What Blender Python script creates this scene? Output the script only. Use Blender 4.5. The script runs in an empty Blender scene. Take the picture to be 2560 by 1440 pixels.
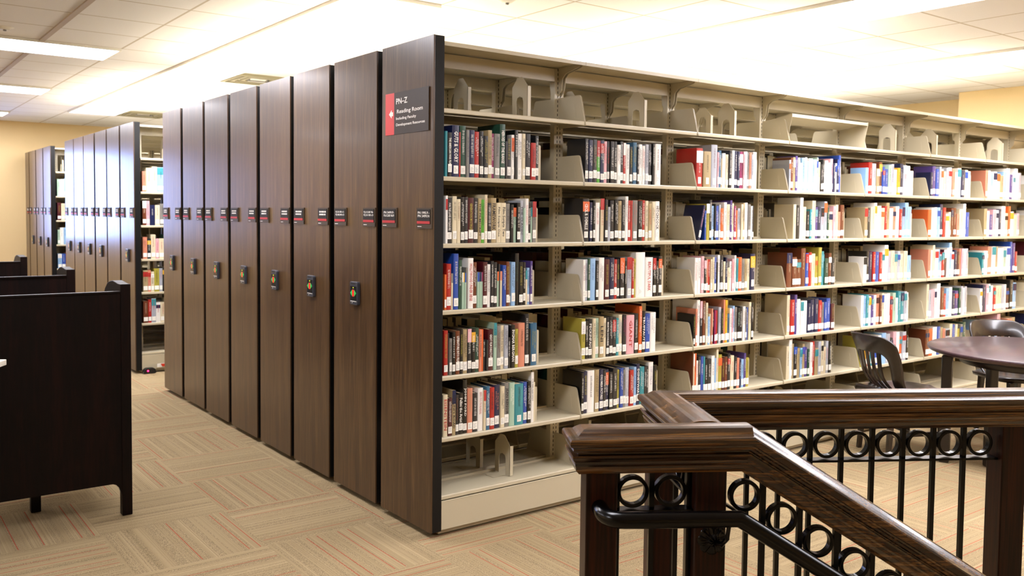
import bpy, bmesh, math, random
from mathutils import Vector, Matrix
C = bpy.context.scene.collection
PI = math.pi
R = math.radians
# ------------------------------------------------------------------ camera, world, exposure
cam_d = bpy.data.cameras.new('camera'); cam = bpy.data.objects.new('camera', cam_d); C.objects.link(cam)
cam_d.sensor_width = 36.0; cam_d.lens = 36.0*2234.0/2560.0
cam_d.shift_y = -(720-644.77)/2560.0
RGT = Vector((0.79906315, -0.60114903, 0.01085975)); UP = Vector((0.02055627, 0.04536650, 0.99875889)); FWD = Vector((0.60089560, 0.79784819, -0.04860808))
mw = Matrix((( RGT.x, UP.x, -FWD.x, -2.2918), (RGT.y, UP.y, -FWD.y, -3.6818), (RGT.z, UP.z, -FWD.z, 1.6026), (0,0,0,1)))
cam.matrix_world = mw
cam_d.clip_start = 0.05; cam_d.clip_end = 100
cam_d.dof.use_dof = True; cam_d.dof.focus_distance = 3.2; cam_d.dof.aperture_fstop = 6.3
bpy.context.scene.camera = cam
sc = bpy.context.scene
sc.view_settings.view_transform = 'Standard'; sc.view_settings.look = 'None'; sc.view_settings.gamma = 1.0
sc.view_settings.use_curve_mapping = False
sc.view_settings.exposure = 1.3
FIX = 12.0        # brightness of the ceiling fixtures
wd = bpy.data.worlds.new('daylight'); sc.world = wd; wd.use_nodes = True
wd.node_tree.nodes['Background'].inputs[0].default_value = (0.36, 0.50, 1.0, 1)
wd.node_tree.nodes['Background'].inputs[1].default_value = 7.5

# ------------------------------------------------------------------ material helpers
def lin(h):
    v = [int(h[i:i+2], 16)/255 for i in (0, 2, 4)]
    return tuple((c/12.92 if c <= .04045 else ((c+.055)/1.055)**2.4) for c in v) + (1,)
def mat(name, col, rough=.5, spec=.5, coat=0, metal=0, emit=0, ecol=None):
    m = bpy.data.materials.new(name); m.use_nodes = True
    b = m.node_tree.nodes['Principled BSDF']
    b.inputs['Base Color'].default_value = lin(col) if isinstance(col, str) else col
    b.inputs['Roughness'].default_value = rough; b.inputs['Specular IOR Level'].default_value = spec
    b.inputs['Coat Weight'].default_value = coat; b.inputs['Coat Roughness'].default_value = .12
    b.inputs['Metallic'].default_value = metal
    if emit:
        b.inputs['Emission Color'].default_value = lin(ecol or col); b.inputs['Emission Strength'].default_value = emit
    return m
def N(m, t, **k):
    n = m.node_tree.nodes.new(t)
    for a, v in k.items(): setattr(n, a, v)
    return n
def LK(m, a, b): m.node_tree.links.new(a, b)
def math_(m, op, a, b=None, c=None):
    n = N(m, 'ShaderNodeMath', operation=op)
    for i, v in enumerate((a, b, c)):
        if v is None: continue
        if isinstance(v, (int, float)): n.inputs[i].default_value = v
        else: LK(m, v, n.inputs[i])
    return n.outputs[0]
def mixc(m, f, a, b):
    n = N(m, 'ShaderNodeMix', data_type='RGBA')
    if isinstance(f, (int, float)): n.inputs[0].default_value = f
    else: LK(m, f, n.inputs[0])
    for i, v in ((6, a), (7, b)):
        if isinstance(v, tuple): n.inputs[i].default_value = v
        else: LK(m, v, n.inputs[i])
    return n.outputs[2]
def bsdf(m): return m.node_tree.nodes['Principled BSDF']
def speckle(name, col, rough, amount=.06, scale=600, coat=0, bump=0):
    m = mat(name, col, rough, coat=coat)
    tc = N(m, 'ShaderNodeTexCoord'); n = N(m, 'ShaderNodeTexNoise'); n.inputs['Scale'].default_value = scale
    LK(m, tc.outputs['Object'], n.inputs['Vector'])
    c = lin(col); d = tuple(x*(1-amount*3) for x in c[:3])+(1,); e = tuple(min(1, x*(1+amount*2)) for x in c[:3])+(1,)
    LK(m, mixc(m, n.outputs[0], d, e), bsdf(m).inputs['Base Color'])
    if bump:
        b = N(m, 'ShaderNodeBump'); b.inputs['Strength'].default_value = bump; b.inputs['Distance'].default_value = .001
        LK(m, n.outputs[0], b.inputs['Height']); LK(m, b.outputs[0], bsdf(m).inputs['Normal'])
    return m
def wood(name, cols, axis, rough=.3, coat=.3, fine=60, coarse=9, stretch=.05, bump=.15, spec=.5):
    m = mat(name, cols[0], rough, spec, coat=coat)
    tc = N(m, 'ShaderNodeTexCoord'); mp = N(m, 'ShaderNodeMapping')
    s = [1, 1, 1]; s[axis] = stretch; mp.inputs['Scale'].default_value = s
    LK(m, tc.outputs['Object'], mp.inputs['Vector'])
    a = N(m, 'ShaderNodeTexNoise'); a.inputs['Scale'].default_value = coarse; a.inputs['Detail'].default_value = 4; a.inputs['Distortion'].default_value = 1.2
    f = N(m, 'ShaderNodeTexNoise'); f.inputs['Scale'].default_value = fine; f.inputs['Detail'].default_value = 3
    LK(m, mp.outputs[0], a.inputs['Vector']); LK(m, mp.outputs[0], f.inputs['Vector'])
    v = math_(m, 'ADD', math_(m, 'MULTIPLY', a.outputs[0], .6), math_(m, 'MULTIPLY', f.outputs[0], .55))
    r = N(m, 'ShaderNodeValToRGB'); e = r.color_ramp.elements
    e[0].position = .40; e[0].color = lin(cols[0]); e[1].position = .74; e[1].color = lin(cols[2])
    k = e.new(.56); k.color = lin(cols[1])
    LK(m, v, r.inputs[0]); LK(m, r.outputs[0], bsdf(m).inputs['Base Color'])
    b = N(m, 'ShaderNodeBump'); b.inputs['Strength'].default_value = bump; b.inputs['Distance'].default_value = .001
    LK(m, f.outputs[0], b.inputs['Height']); LK(m, b.outputs[0], bsdf(m).inputs['Normal'])
    return m

# ------------------------------------------------------------------ materials
M = {}
M['laminate'] = wood('walnut laminate', ('35241a', '48331f', '60482e'), 2, rough=.29, coat=.08, fine=170, coarse=26, stretch=.035, bump=.05)
M['trim'] = mat('black edge trim', '070606', .5, spec=.3)
M['shelf'] = speckle('putty painted steel', 'c0b599', .34, .02, 900)
M['slot'] = mat('slot shadow gap', '2a241a', .8)
M['black'] = mat('black plastic', '101010', .4)
M['padbody'] = mat('grey pad plastic', '3a3d45', .3)
M['screen'] = mat('pad face', '15171a', .25)
M['holder'] = mat('holder plastic', '463a2c', .5, spec=.3)
M['card'] = mat('dark card', '221e1a', .6, spec=.3)
M['redstrip'] = mat('red strip', 'b5272c', .55)
M['white'] = mat('white lettering', 'f0ede6', .6)
M['green_led'] = mat('green button', '1fae4d', .4, emit=.12, ecol='22c050')
M['red_led'] = mat('red button', 'e01a1a', .4, emit=.15, ecol='e83020')
M['yellow_led'] = mat('yellow lamp', 'd8d020', .4, emit=.45, ecol='e8f030')
M['sign'] = mat('sign board', '352b22', .5, spec=.3)
M['signred'] = mat('sign red', 'd23a38', .5)
M['iron'] = mat('black iron', '020203', .22, spec=.30, coat=.0)
M['railwood'] = wood('dark oak rail', ('0d0602', '38210e', '80582c'), 0, rough=.24, coat=.5, fine=190, coarse=22, stretch=.035, bump=.15)
M['postwood'] = wood('dark oak post', ('0f0502', '240d04', '3a1707'), 2, rough=.38, coat=.0, spec=.25, fine=170, coarse=26, stretch=.04, bump=.1)
M['carrel'] = wood('dark stained carrel oak', ('060201', '0c0302', '180704'), 2, rough=.5, coat=.0, spec=.16, fine=90, coarse=8, stretch=.1, bump=.1)
M['chair'] = wood('chair walnut', ('110806', '1c0f0a', '27170f'), 2, rough=.32, coat=.35, fine=80, coarse=9, stretch=.1, bump=.05)
M['tabletop'] = wood('table laminate', ('35222a', '3f2a30', '493338'), 0, rough=.32, coat=.3, fine=70, coarse=6, stretch=.2, bump=.02)
M['tableedge'] = mat('table edge', '150a08', .35, coat=.2)
M['wall'] = speckle('tan wall paint', 'dfc593', .8, .02, 200)
M['steel'] = mat('brushed steel', '8d8d8a', .35, metal=.9)
M['whitepaint'] = mat('white paint', 'e6e4dd', .5)
M['cream'] = mat('painted glare top', 'e8e2d4', .3)  # pale colour stands in for glare on the reading stand's top
M['louvre'] = mat('olive grey louvre', '8f8970', .6)
M['grey'] = mat('grey trim', 'b4a89c', .7)
M['pages'] = speckle('page edges', 'd8cba8', .9, .05, 1500)
M['diffuser'] = mat('lit diffuser', 'ffffff', .6, emit=FIX, ecol='f7f6ff')
g = bpy.data.materials.new('window glass'); g.use_nodes = True; nt = g.node_tree
for n in list(nt.nodes):
    if n.type == 'BSDF_PRINCIPLED': nt.nodes.remove(n)
tr = nt.nodes.new('ShaderNodeBsdfTransparent'); gl = nt.nodes.new('ShaderNodeBsdfGlossy'); gl.inputs['Roughness'].default_value = .02
fr = nt.nodes.new('ShaderNodeFresnel'); mx = nt.nodes.new('ShaderNodeMixShader')
nt.links.new(fr.outputs[0], mx.inputs[0]); nt.links.new(tr.outputs[0], mx.inputs[1]); nt.links.new(gl.outputs[0], mx.inputs[2])
nt.links.new(mx.outputs[0], [n for n in nt.nodes if n.type == 'OUTPUT_MATERIAL'][0].inputs[0]); M['glass'] = g

def ceiling_mat():
    m = mat('ceiling tile', 'ded6c6', .9, spec=.1)
    tc = N(m, 'ShaderNodeTexCoord'); sp = N(m, 'ShaderNodeSeparateXYZ'); LK(m, tc.outputs['Object'], sp.inputs[0])
    P = .6096; out = []
    for o, off in ((sp.outputs[0], .375), (sp.outputs[1], -2.486)):
        u = math_(m, 'DIVIDE', math_(m, 'ADD', o, off+P*40), P)
        f = math_(m, 'FRACT', u)
        d = math_(m, 'MINIMUM', f, math_(m, 'SUBTRACT', 1, f))
        out.append(math_(m, 'LESS_THAN', d, .014))
    line = math_(m, 'MAXIMUM', out[0], out[1])
    n = N(m, 'ShaderNodeTexNoise'); n.inputs['Scale'].default_value = 160; LK(m, tc.outputs['Object'], n.inputs['Vector'])
    base = mixc(m, n.outputs[0], lin('e4e4e6'), lin('eeeef0'))
    LK(m, mixc(m, line, base, lin('c2bab0')), bsdf(m).inputs['Base Color'])
    return m
def carpet_mat():
    m = mat('striped carpet tile', 'a69272', .95, spec=.1)
    tc = N(m, 'ShaderNodeTexCoord'); sp = N(m, 'ShaderNodeSeparateXYZ'); LK(m, tc.outputs['Object'], sp.inputs[0])
    P = .6096
    X = math_(m, 'DIVIDE', math_(m, 'ADD', sp.outputs[0], .07+P*40), P)
    Y = math_(m, 'DIVIDE', math_(m, 'ADD', sp.outputs[1], -.385+P*40), P)
    fx, fy = math_(m, 'FRACT', X), math_(m, 'FRACT', Y); ix, iy = math_(m, 'FLOOR', X), math_(m, 'FLOOR', Y)
    par = math_(m, 'MODULO', math_(m, 'ADD', ix, iy), 2)          # checkerboard of quarter-turned tiles
    # par==1 : stripes along X (vary across y)
    u = N(m, 'ShaderNodeMix', data_type='FLOAT'); LK(m, par, u.inputs[0]); LK(m, fx, u.inputs[2]); LK(m, fy, u.inputs[3])
    v = N(m, 'ShaderNodeMix', data_type='FLOAT'); LK(m, par, v.inputs[0]); LK(m, fy, v.inputs[2]); LK(m, fx, v.inputs[3])
    U, V = u.outputs[0], v.outputs[0]
    tid = math_(m, 'ADD', math_(m, 'MULTIPLY', ix, 7.13), math_(m, 'MULTIPLY', iy, 3.71))
    def wn(a, b):
        c = N(m, 'ShaderNodeCombineXYZ'); LK(m, a, c.inputs[0]); LK(m, b, c.inputs[1])
        w = N(m, 'ShaderNodeTexWhiteNoise', noise_dimensions='2D'); LK(m, c.outputs[0], w.inputs['Vector']); return w.outputs[0]
    yarn = wn(math_(m, 'FLOOR', math_(m, 'MULTIPLY', U, 110)), tid)
    bandn = wn(math_(m, 'FLOOR', math_(m, 'MULTIPLY', U, 26)), math_(m, 'ADD', tid, 5.0))
    # knit specks
    c = N(m, 'ShaderNodeCombineXYZ'); LK(m, math_(m, 'MULTIPLY', U, 210), c.inputs[0]); LK(m, math_(m, 'MULTIPLY', V, 130), c.inputs[1]); LK(m, tid, c.inputs[2])
    n = N(m, 'ShaderNodeTexNoise'); n.inputs['Scale'].default_value = 1.0; n.inputs['Detail'].default_value = 2; LK(m, c.outputs[0], n.inputs['Vector'])
    light = mixc(m, yarn, lin('958261'), lin('ad9875'))
    soft = N(m, 'ShaderNodeTexNoise', noise_dimensions='2D'); soft.inputs['Scale'].default_value = 1.0; soft.inputs['Detail'].default_value = 1
    c2 = N(m, 'ShaderNodeCombineXYZ'); LK(m, math_(m, 'MULTIPLY', U, 17), c2.inputs[0]); LK(m, tid, c2.inputs[1]); LK(m, c2.outputs[0], soft.inputs['Vector'])
    dens = math_(m, 'ADD', math_(m, 'MULTIPLY', yarn, .45), math_(m, 'ADD', math_(m, 'MULTIPLY', soft.outputs[0], .75), math_(m, 'MULTIPLY', bandn, .12)))
    darkm = math_(m, 'MULTIPLY', math_(m, 'GREATER_THAN', dens, .72), math_(m, 'GREATER_THAN', n.outputs[0], .48))
    col = mixc(m, math_(m, 'MULTIPLY', darkm, .60), light, lin('5e5038'))
    col = mixc(m, math_(m, 'MULTIPLY', math_(m, 'SUBTRACT', n.outputs[0], .3), .5), col, lin('77664b'))
    red = wn(math_(m, 'FLOOR', math_(m, 'MULTIPLY', U, 11)), math_(m, 'ADD', tid, 11.0))
    fr = math_(m, 'FRACT', math_(m, 'MULTIPLY', U, 11))
    thin = math_(m, 'MULTIPLY', math_(m, 'GREATER_THAN', fr, .45), math_(m, 'LESS_THAN', fr, .53))
    rm = math_(m, 'MULTIPLY', math_(m, 'GREATER_THAN', red, .70), thin)
    inner = math_(m, 'MULTIPLY', math_(m, 'GREATER_THAN', V, .02), math_(m, 'LESS_THAN', V, .98))
    col = mixc(m, math_(m, 'MULTIPLY', math_(m, 'MULTIPLY', rm, inner), .75), col, lin('a03420'))
    LK(m, col, bsdf(m).inputs['Base Color'])
    b = N(m, 'ShaderNodeBump'); b.inputs['Strength'].default_value = .5; b.inputs['Distance'].default_value = .003
    LK(m, math_(m, 'ADD', n.outputs[0], math_(m, 'MULTIPLY', yarn, .5)), b.inputs['Height']); LK(m, b.outputs[0], bsdf(m).inputs['Normal'])
    return m
M['ceiling'] = ceiling_mat(); M['carpet'] = carpet_mat()

# ------------------------------------------------------------------ mesh helpers
class MB:
    def __init__(s): s.v = []; s.f = []; s.mi = []; s.sm = []
    def add(s, vs, fs, mi=0, smooth=False):
        o = len(s.v); s.v += [tuple(v) for v in vs]
        for f in fs: s.f.append([o+i for i in f]); s.mi.append(mi); s.sm.append(smooth)
    def box(s, x0, x1, y0, y1, z0, z1, mi=0):
        s.add([(x0,y0,z0),(x1,y0,z0),(x1,y1,z0),(x0,y1,z0),(x0,y0,z1),(x1,y0,z1),(x1,y1,z1),(x0,y1,z1)],
              [(0,3,2,1),(4,5,6,7),(0,1,5,4),(1,2,6,5),(2,3,7,6),(3,0,4,7)], mi)
    def prism(s, pts, fn, a, b, mi=0):
        """pts: 2-D outline; fn(p, q, w) -> xyz; swept from w=a to w=b"""
        n = len(pts)
        vs = [fn(p, q, a) for p, q in pts] + [fn(p, q, b) for p, q in pts]
        s.add(vs, [list(range(n))[::-1], list(range(n, 2*n))] + [(i, (i+1) % n, n+(i+1) % n, n+i) for i in range(n)], mi)
    def tube(s, path, r, seg=12, mi=0, cap=True):
        P = [Vector(p) for p in path]; n = len(P); rings = []
        up = Vector((0, 0, 1))
        for i in range(n):
            a = (P[i]-P[i-1]).normalized() if i else (P[1]-P[0]).normalized()
            b = (P[i+1]-P[i]).normalized() if i < n-1 else a
            t = (a+b).normalized(); k = 1/max(.3, t.dot(a))
            u = up if abs(t.z) < .9 else Vector((1, 0, 0))
            x = t.cross(u).normalized(); y = x.cross(t).normalized()
            rings.append([P[i] + x*math.cos(2*PI*j/seg)*r + y*math.sin(2*PI*j/seg)*r for j in range(seg)])
        vs = [v for rg in rings for v in rg]; fs = []
        for i in range(n-1):
            for j in range(seg):
                fs.append((i*seg+j, i*seg+(j+1) % seg, (i+1)*seg+(j+1) % seg, (i+1)*seg+j))
        s.add(vs, fs, mi, True)
        if cap: s.add(rings[0], [list(range(seg))], mi); s.add(rings[-1], [list(range(seg))[::-1]], mi)
    def lathe(s, prof, cx, cy, seg=40, mi=0):
        vs = []; n = len(prof)
        for j in range(seg):
            a = 2*PI*j/seg
            for r, z in prof: vs.append((cx+r*math.cos(a), cy+r*math.sin(a), z))
        fs = []
        for j in range(seg):
            k = (j+1) % seg
            for i in range(n-1): fs.append((j*n+i, k*n+i, k*n+i+1, j*n+i+1))
        s.add(vs, fs, mi, True)
    def build(s, name, mats, parent=None, loc=None, bevel=0, fix=True):
        me = bpy.data.meshes.new(name); me.from_pydata(s.v, [], s.f)
        if not isinstance(mats, (list, tuple)): mats = [mats]
        for m in mats: me.materials.append(m)
        me.polygons.foreach_set('material_index', s.mi); me.polygons.foreach_set('use_smooth', s.sm)
        if fix:
            b = bmesh.new(); b.from_mesh(me); bmesh.ops.recalc_face_normals(b, faces=b.faces); b.to_mesh(me); b.free()
        me.update()
        o = bpy.data.objects.new(name, me); C.objects.link(o)
        if parent is not None: o.parent = parent
        if loc: o.location = loc
        if bevel:
            md = o.modifiers.new('bevel', 'BEVEL'); md.width = bevel; md.segments = 2; md.limit_method = 'ANGLE'; md.angle_limit = R(40)
        return o
def tag(o, label=None, cat=None, group=None, kind=None):
    if label: o['label'] = label
    if cat: o['category'] = cat
    if group: o['group'] = group
    if kind: o['kind'] = kind
    return o
def empty(name, loc=(0, 0, 0), rz=0):
    o = bpy.data.objects.new(name, None); C.objects.link(o); o.location = loc; o.rotation_euler = (0, 0, rz); o.empty_display_size = .05
    return o
def copy_tree(o, parent=None):
    c = o.copy(); C.objects.link(c); c.parent = parent
    for ch in list(o.children): copy_tree(ch, c)
    return c
def text_verts(txt, fit_w, fit_h, resol=2):
    """outline lettering as (verts, faces) centred on the origin, x along the text"""
    cu = bpy.data.curves.new('lettering', 'FONT'); cu.body = txt; cu.size = 1; cu.resolution_u = resol; cu.offset = .016; cu.align_x = 'CENTER'; cu.align_y = 'CENTER'
    to = bpy.data.objects.new('lettering', cu); me = bpy.data.meshes.new_from_object(to)
    vs = [v.co.copy() for v in me.vertices]; fs = [list(p.vertices) for p in me.polygons]
    bpy.data.objects.remove(to); bpy.data.curves.remove(cu); bpy.data.meshes.remove(me)
    if not vs: return [], []
    x0, x1 = min(v.x for v in vs), max(v.x for v in vs); y0, y1 = min(v.y for v in vs), max(v.y for v in vs)
    sx = fit_w/(x1-x0); sy = fit_h/(y1-y0); s = min(sx, sy); sx = min(sx, s*1.6); sy = min(sy, s*1.6)
    return [((v.x-(x0+x1)/2)*sx, (v.y-(y0+y1)/2)*sy) for v in vs], fs
# ================================================================== THE SETTING
RA = R(-31.4); RO = Vector((-.8659, -2.037, 0))
RD = Vector((math.cos(RA), math.sin(RA), 0)); RP = Vector((-math.sin(RA), math.cos(RA), 0))
def st(s, t, z=0): return RO + RD*s + RP*t + Vector((0, 0, z))
X0, X1, Y0, Y1, H = -7.0, 7.8, -8.5, 11.95, 2.95
S0, S1, T0, T1 = .46, 3.6, -1.15, .42              # the stair opening, in railing coordinates
def struct(o): o['kind'] = 'structure'; return o
# floor with the stair opening cut out
b = bmesh.new()
ov = [b.verts.new(p) for p in ((X0, Y0, 0), (X1, Y0, 0), (X1, Y1, 0), (X0, Y1, 0))]
iv = [b.verts.new(st(*p)) for p in ((S0, T0), (S1, T0), (S1, T1), (S0, T1))]
es = [b.edges.new((ov[i], ov[(i+1) % 4])) for i in range(4)] + [b.edges.new((iv[i], iv[(i+1) % 4])) for i in range(4)]
bmesh.ops.triangle_fill(b, use_beauty=True, use_dissolve=False, edges=es)
bmesh.ops.recalc_face_normals(b, faces=b.faces)
for f in b.faces:
    if f.normal.z < 0: f.normal_flip()
me = bpy.data.meshes.new('floor'); b.to_mesh(me); b.free(); me.materials.append(M['carpet'])
fo = bpy.data.objects.new('floor', me); C.objects.link(fo); struct(fo)
# stairwell faces and steps under the opening
w = MB()
for (a, bb) in (((S0, T0), (S1, T0)), ((S1, T0), (S1, T1)), ((S1, T1), (S0, T1)), ((S0, T1), (S0, T0))):
    p, q = st(*a), st(*bb); n = (q-p).cross(Vector((0, 0, 1))).normalized()*.03
    w.add([p+Vector((0, 0, -3)), q+Vector((0, 0, -3)), q+Vector((0, 0, -.001)), p+Vector((0, 0, -.001)), p+n+Vector((0, 0, -3)), q+n+Vector((0, 0, -3)), q+n+Vector((0, 0, -.001)), p+n+Vector((0, 0, -.001))],
          [(0,1,2,3),(7,6,5,4),(0,4,5,1),(1,5,6,2),(2,6,7,3),(3,7,4,0)])
struct(w.build('wall_stairwell', M['wall']))
w = MB(); 
for k in range(10):
    a, c = st(S0+.28*k, T0+.01), st(S0+.28*(k+1), .02); z = -.176*(k+1)
    p = [st(S0+.28*k, T0+.01), st(S0+.28*(k+1), T0+.01), st(S0+.28*(k+1), .02), st(S0+.28*k, .02)]
    w.add([v+Vector((0, 0, z-.176)) for v in p]+[v+Vector((0, 0, z)) for v in p], [(0,3,2,1),(4,5,6,7),(0,1,5,4),(1,2,6,5),(2,3,7,6),(3,0,4,7)])
struct(w.build('floor_stairs', M['carpet']))
w = MB(); w.box(X0, X1, Y0, Y1, -3.1, -3.0); struct(w.build('floor_light_stop', M['carpet']))  # unseen floor added to keep sky light from leaking up the stairwell
# ceiling, walls
w = MB(); w.box(X0, X1, Y0, Y1, H, H+.05); struct(w.build('ceiling', M['ceiling']))
w = MB(); w.box(-.995, -.955, Y0, Y1, H-.012, H-.0005); struct(w.build('trim_1', M['grey']))
WX0, WX1, WZ0, WZ1 = -1.78, -.52, 1.10, 2.56
w = MB(); w.box(X0-.1, WX0, Y1, Y1+.15, 0, H); w.box(WX1, X1+.1, Y1, Y1+.15, 0, H); w.box(WX0, WX1, Y1, Y1+.15, 0, WZ0); w.box(WX0, WX1, Y1, Y1+.15, WZ1, H)
struct(w.build('wall_back', M['wall']))
w = MB(); w.box(X1, X1+.1, Y0-.1, Y1+.1, 0, H); struct(w.build('wall_right', M['wall']))
w = MB(); w.box(7.25, X1-.001, Y0, 1.12, 0, H-.001); struct(w.build('wall_corner', M['wall']))
w = MB(); w.box(X0-.1, X0, Y0-.1, Y1+.1, 0, H); struct(w.build('wall_left', M['wall']))
w = MB(); w.box(X0-.1, X1+.1, Y0-.1, Y0, 0, H); struct(w.build('wall_front', M['wall']))
for nm, bx in (('baseboard_back', (X0+.01, X1-.01, Y1-.012, Y1-.0005, .0005, .1)), ('baseboard_right', (X1-.012, X1-.0005, 1.14, Y1-.02, .0005, .1)), ('baseboard_corner', (7.238, 7.2495, Y0+.02, 1.11, .0005, .1))):
    w = MB(); w.box(*bx); struct(w.build(nm, M['tableedge']))
wf = MB()
for bx in ((WX0, WX0+.05), (WX1-.05, WX1), ((WX0+WX1)/2-.02, (WX0+WX1)/2+.02)): wf.box(bx[0], bx[1], Y1+.02, Y1+.09, WZ0+.05, WZ1-.05)
wf.box(WX0, WX1, Y1+.02, Y1+.09, WZ0, WZ0+.05); wf.box(WX0, WX1, Y1+.02, Y1+.09, WZ1-.05, WZ1)
win = struct(wf.build('window_1', M['whitepaint']))
w = MB(); w.box(WX0+.05, WX1-.05, Y1+.05, Y1+.055, WZ0+.05, WZ1-.05); w.build('pane', M['glass'], win)

# ================================================================== CEILING FITTINGS
def light(x0, x1, y0, y1, label, group=None):
    t = tag(empty('ceiling_light', ((x0+x1)/2, (y0+y1)/2, H)), label, 'ceiling light', group)
    a, c = (x1-x0)/2, (y1-y0)/2
    f = MB()
    for bx in ((-a, a, -c, -c+.018), (-a, a, c-.018, c), (-a, -a+.018, -c+.018, c-.018), (a-.018, a, -c+.018, c-.018)): f.box(*bx, -.022, -.0005)
    f.build('frame', M['whitepaint'], t)
    f = MB(); f.box(-a+.018, a-.018, -c+.018, c-.018, -.019, -.012); f.build('diffuser', M['diffuser'], t)
    return t
PXc = lambda k: -.375+.6096*k
PYc = lambda k: 2.486+.6096*k
side_light = {3: 'fluorescent ceiling panel across the left edge, largest of the strips before the tan wall', 8: 'fluorescent ceiling panel at the left edge, second strip from the tan wall', 13: 'small fluorescent ceiling panel at the left edge, nearest the tan wall'}
for k in (-7, -2, 3, 8, 13):
    light(PXc(-2), PXc(0), PYc(k), PYc(k+1), side_light.get(k, 'fluorescent ceiling panel over the floor behind the study carrels'), None if k in side_light else 'ceiling panels over the carrel side')
    light(PXc(-8), PXc(-6), PYc(k), PYc(k+1), 'added unseen fluorescent ceiling panel out past the study carrels', 'added ceiling panels far to the left')  # unseen panels, added to light the left part of the room
for col, rng in ((1, range(-8, 11)), (5, range(-12, 13)), (9, range(-12, 13))):
    nm = {1: 'above the dark end panels', 5: 'above the middle of the long stacks', 9: 'above the far end of the long stacks'}[col]
    for k in rng:
        if k % 2: continue
        if col == 1 and k < -2: continue
        light(PXc(col), PXc(col+1), PYc(k), PYc(k+2), 'glowing fluorescent fixture in the long row '+nm, 'ceiling light row '+nm)
def diffuser_vent(x, y, label):
    t = tag(empty('air_diffuser', (x, y, H)), label, 'air vent', None)
    f = MB()
    for i, r_ in enumerate((.29, .215, .14)):
        z0 = -.022+.004*i
        for sx, sy, ex, ey in ((-r_, -r_, r_, -r_+.03), (-r_, r_-.03, r_, r_), (-r_, -r_+.03, -r_+.03, r_-.03), (r_-.03, -r_+.03, r_, r_-.03)): f.box(sx, ex, sy, ey, z0, -.0005)
    f.build('louvre', M['louvre'], t)
    f = MB(); f.box(-.11, .11, -.02, .02, -.03, -.022); f.box(-.11, -.09, -.02, .02, -.022, -.0005); f.box(.09, .11, -.02, .02, -.022, -.0005); f.build('damper', M['steel'], t)
diffuser_vent(1.15, 5.22, 'square ceiling air diffuser over the nearer run of dark panels')
diffuser_vent(1.15, 9.50, 'square ceiling air diffuser over the farther run of dark panels')
def detector(x, y, label):
    t = tag(empty('sprinkler_cap', (x, y, H)), label, 'sprinkler')
    f = MB(); f.lathe([(.0, -.018), (.035, -.016), (.045, -.006), (.06, -.004), (.062, -.0005)], 0, 0, 28); f.build('cap', M['whitepaint'], t)
    f = MB(); f.lathe([(.0, -.03), (.012, -.028), (.012, -.018)], 0, 0, 16); f.build('nozzle', M['steel'], t)
detector(1.1, .9, 'round white sprinkler cap in the ceiling at the top centre')
detector(-1.28, 3.95, 'round white sprinkler cap in the ceiling near the left light strip')

# ================================================================== MOBILE SHELVING
ZS = [2.090, 1.759, 1.430, 1.100, .773, .466]; SHT = [z+.026 for z in ZS]
BAY = .9144; J0 = .9836; ZTOP = 2.460; PW = .508
JX = [.075] + [J0+BAY*k for k in range(7)] + [7.215]              # bay limits along x
def shelf_box(mb, x0, x1, zt, back=False):
    """one pressed steel shelf: top sheet, rounded front lip, back upstand"""
    x0 += .006; x1 -= .006
    def fn(p, q, w): return (w, (PW-p) if back else p, q)
    pr = [(.234, zt), (.020, zt), (.0165, zt-.0015), (.015, zt-.005), (.015, zt-.019), (.0165, zt-.022), (.019, zt-.022), (.019, zt-.005), (.021, zt-.003), (.234, zt-.003)]
    mb.prism(pr, fn, x0, x1)
    mb.prism([(.226, zt), (.234, zt), (.234, zt+.012), (.226, zt+.012)], fn, x0, x1)
def bracket_box(mb, x, zb, back=False, rib=True):
    def fn(p, q, w): return (w, (PW-p) if back else p, q)
    pr = [(.236, zb), (.020, zb), (.0125, zb+.004), (.011, zb+.010), (.050, zb+.160), (.056, zb+.170), (.066, zb+.174), (.236, zb+.172)]
    for s in (-1, 1): mb.prism(pr, fn, x+s*.0035-.001, x+s*.0035+.001)
    if rib:
        for s in (-1, 1): mb.prism([(.085, zb+.05), (.10, zb+.05), (.108, zb+.125), (.098, zb+.128)], fn, x+s*.0045-.001, x+s*.0045+.001)
def upright_box(mb, x):
    mb.box(x-.036, x+.028, .236, .272, .14, 2.425)
    for sx in (-.014, .006):
        for k in range(88):
            z = .22+.0252*k
            mb.box(x+sx-.0022, x+sx+.0022, .2352, .2360, z, z+.014, 1)
def beam_box(mb, x0, x1):
    mb.box(x0+.03, x1-.037, .2365, .2715, 2.353, 2.424)
def canopy_box(mb, x0, x1):
    mb.box(x0+.001, x1-.001, .016, PW-.016, 2.430, 2.438)
    for ya, yb in ((.015, .018), (PW-.018, PW-.015)): mb.box(x0+.001, x1-.001, ya, yb, 2.418, 2.438)
def gusset_box(mb, x):
    for side in (0, 1):
        def fn(p, q, w): return (w, (PW-p) if side else p, q)
        mb.prism([(.236, 2.429), (.05, 2.429), (.06, 2.415), (.17, 2.392), (.196, 2.370), (.205, 2.30), (.236, 2.27)], fn, x-.012, x-.009)
        mb.prism([(.236, 2.429), (.05, 2.429), (.06, 2.415), (.17, 2.392), (.196, 2.370), (.205, 2.30), (.236, 2.27)], fn, x+.009, x+.012)
def base_box(mb, x0, x1):
    mb.box(x0, x1, .001, .005, .036, .176); mb.box(x0, x1, PW-.005, PW-.001, .036, .176)
    mb.box(x0, x1, .001, .012, .1755, .178); mb.box(x0, x1, .030, PW-.030, .008, .05)
def base_shelf(mb, x0, x1, back=False): shelf_box(mb, x0-.004, x1+.004, .202, back)
rnd = random.Random(5)
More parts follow.
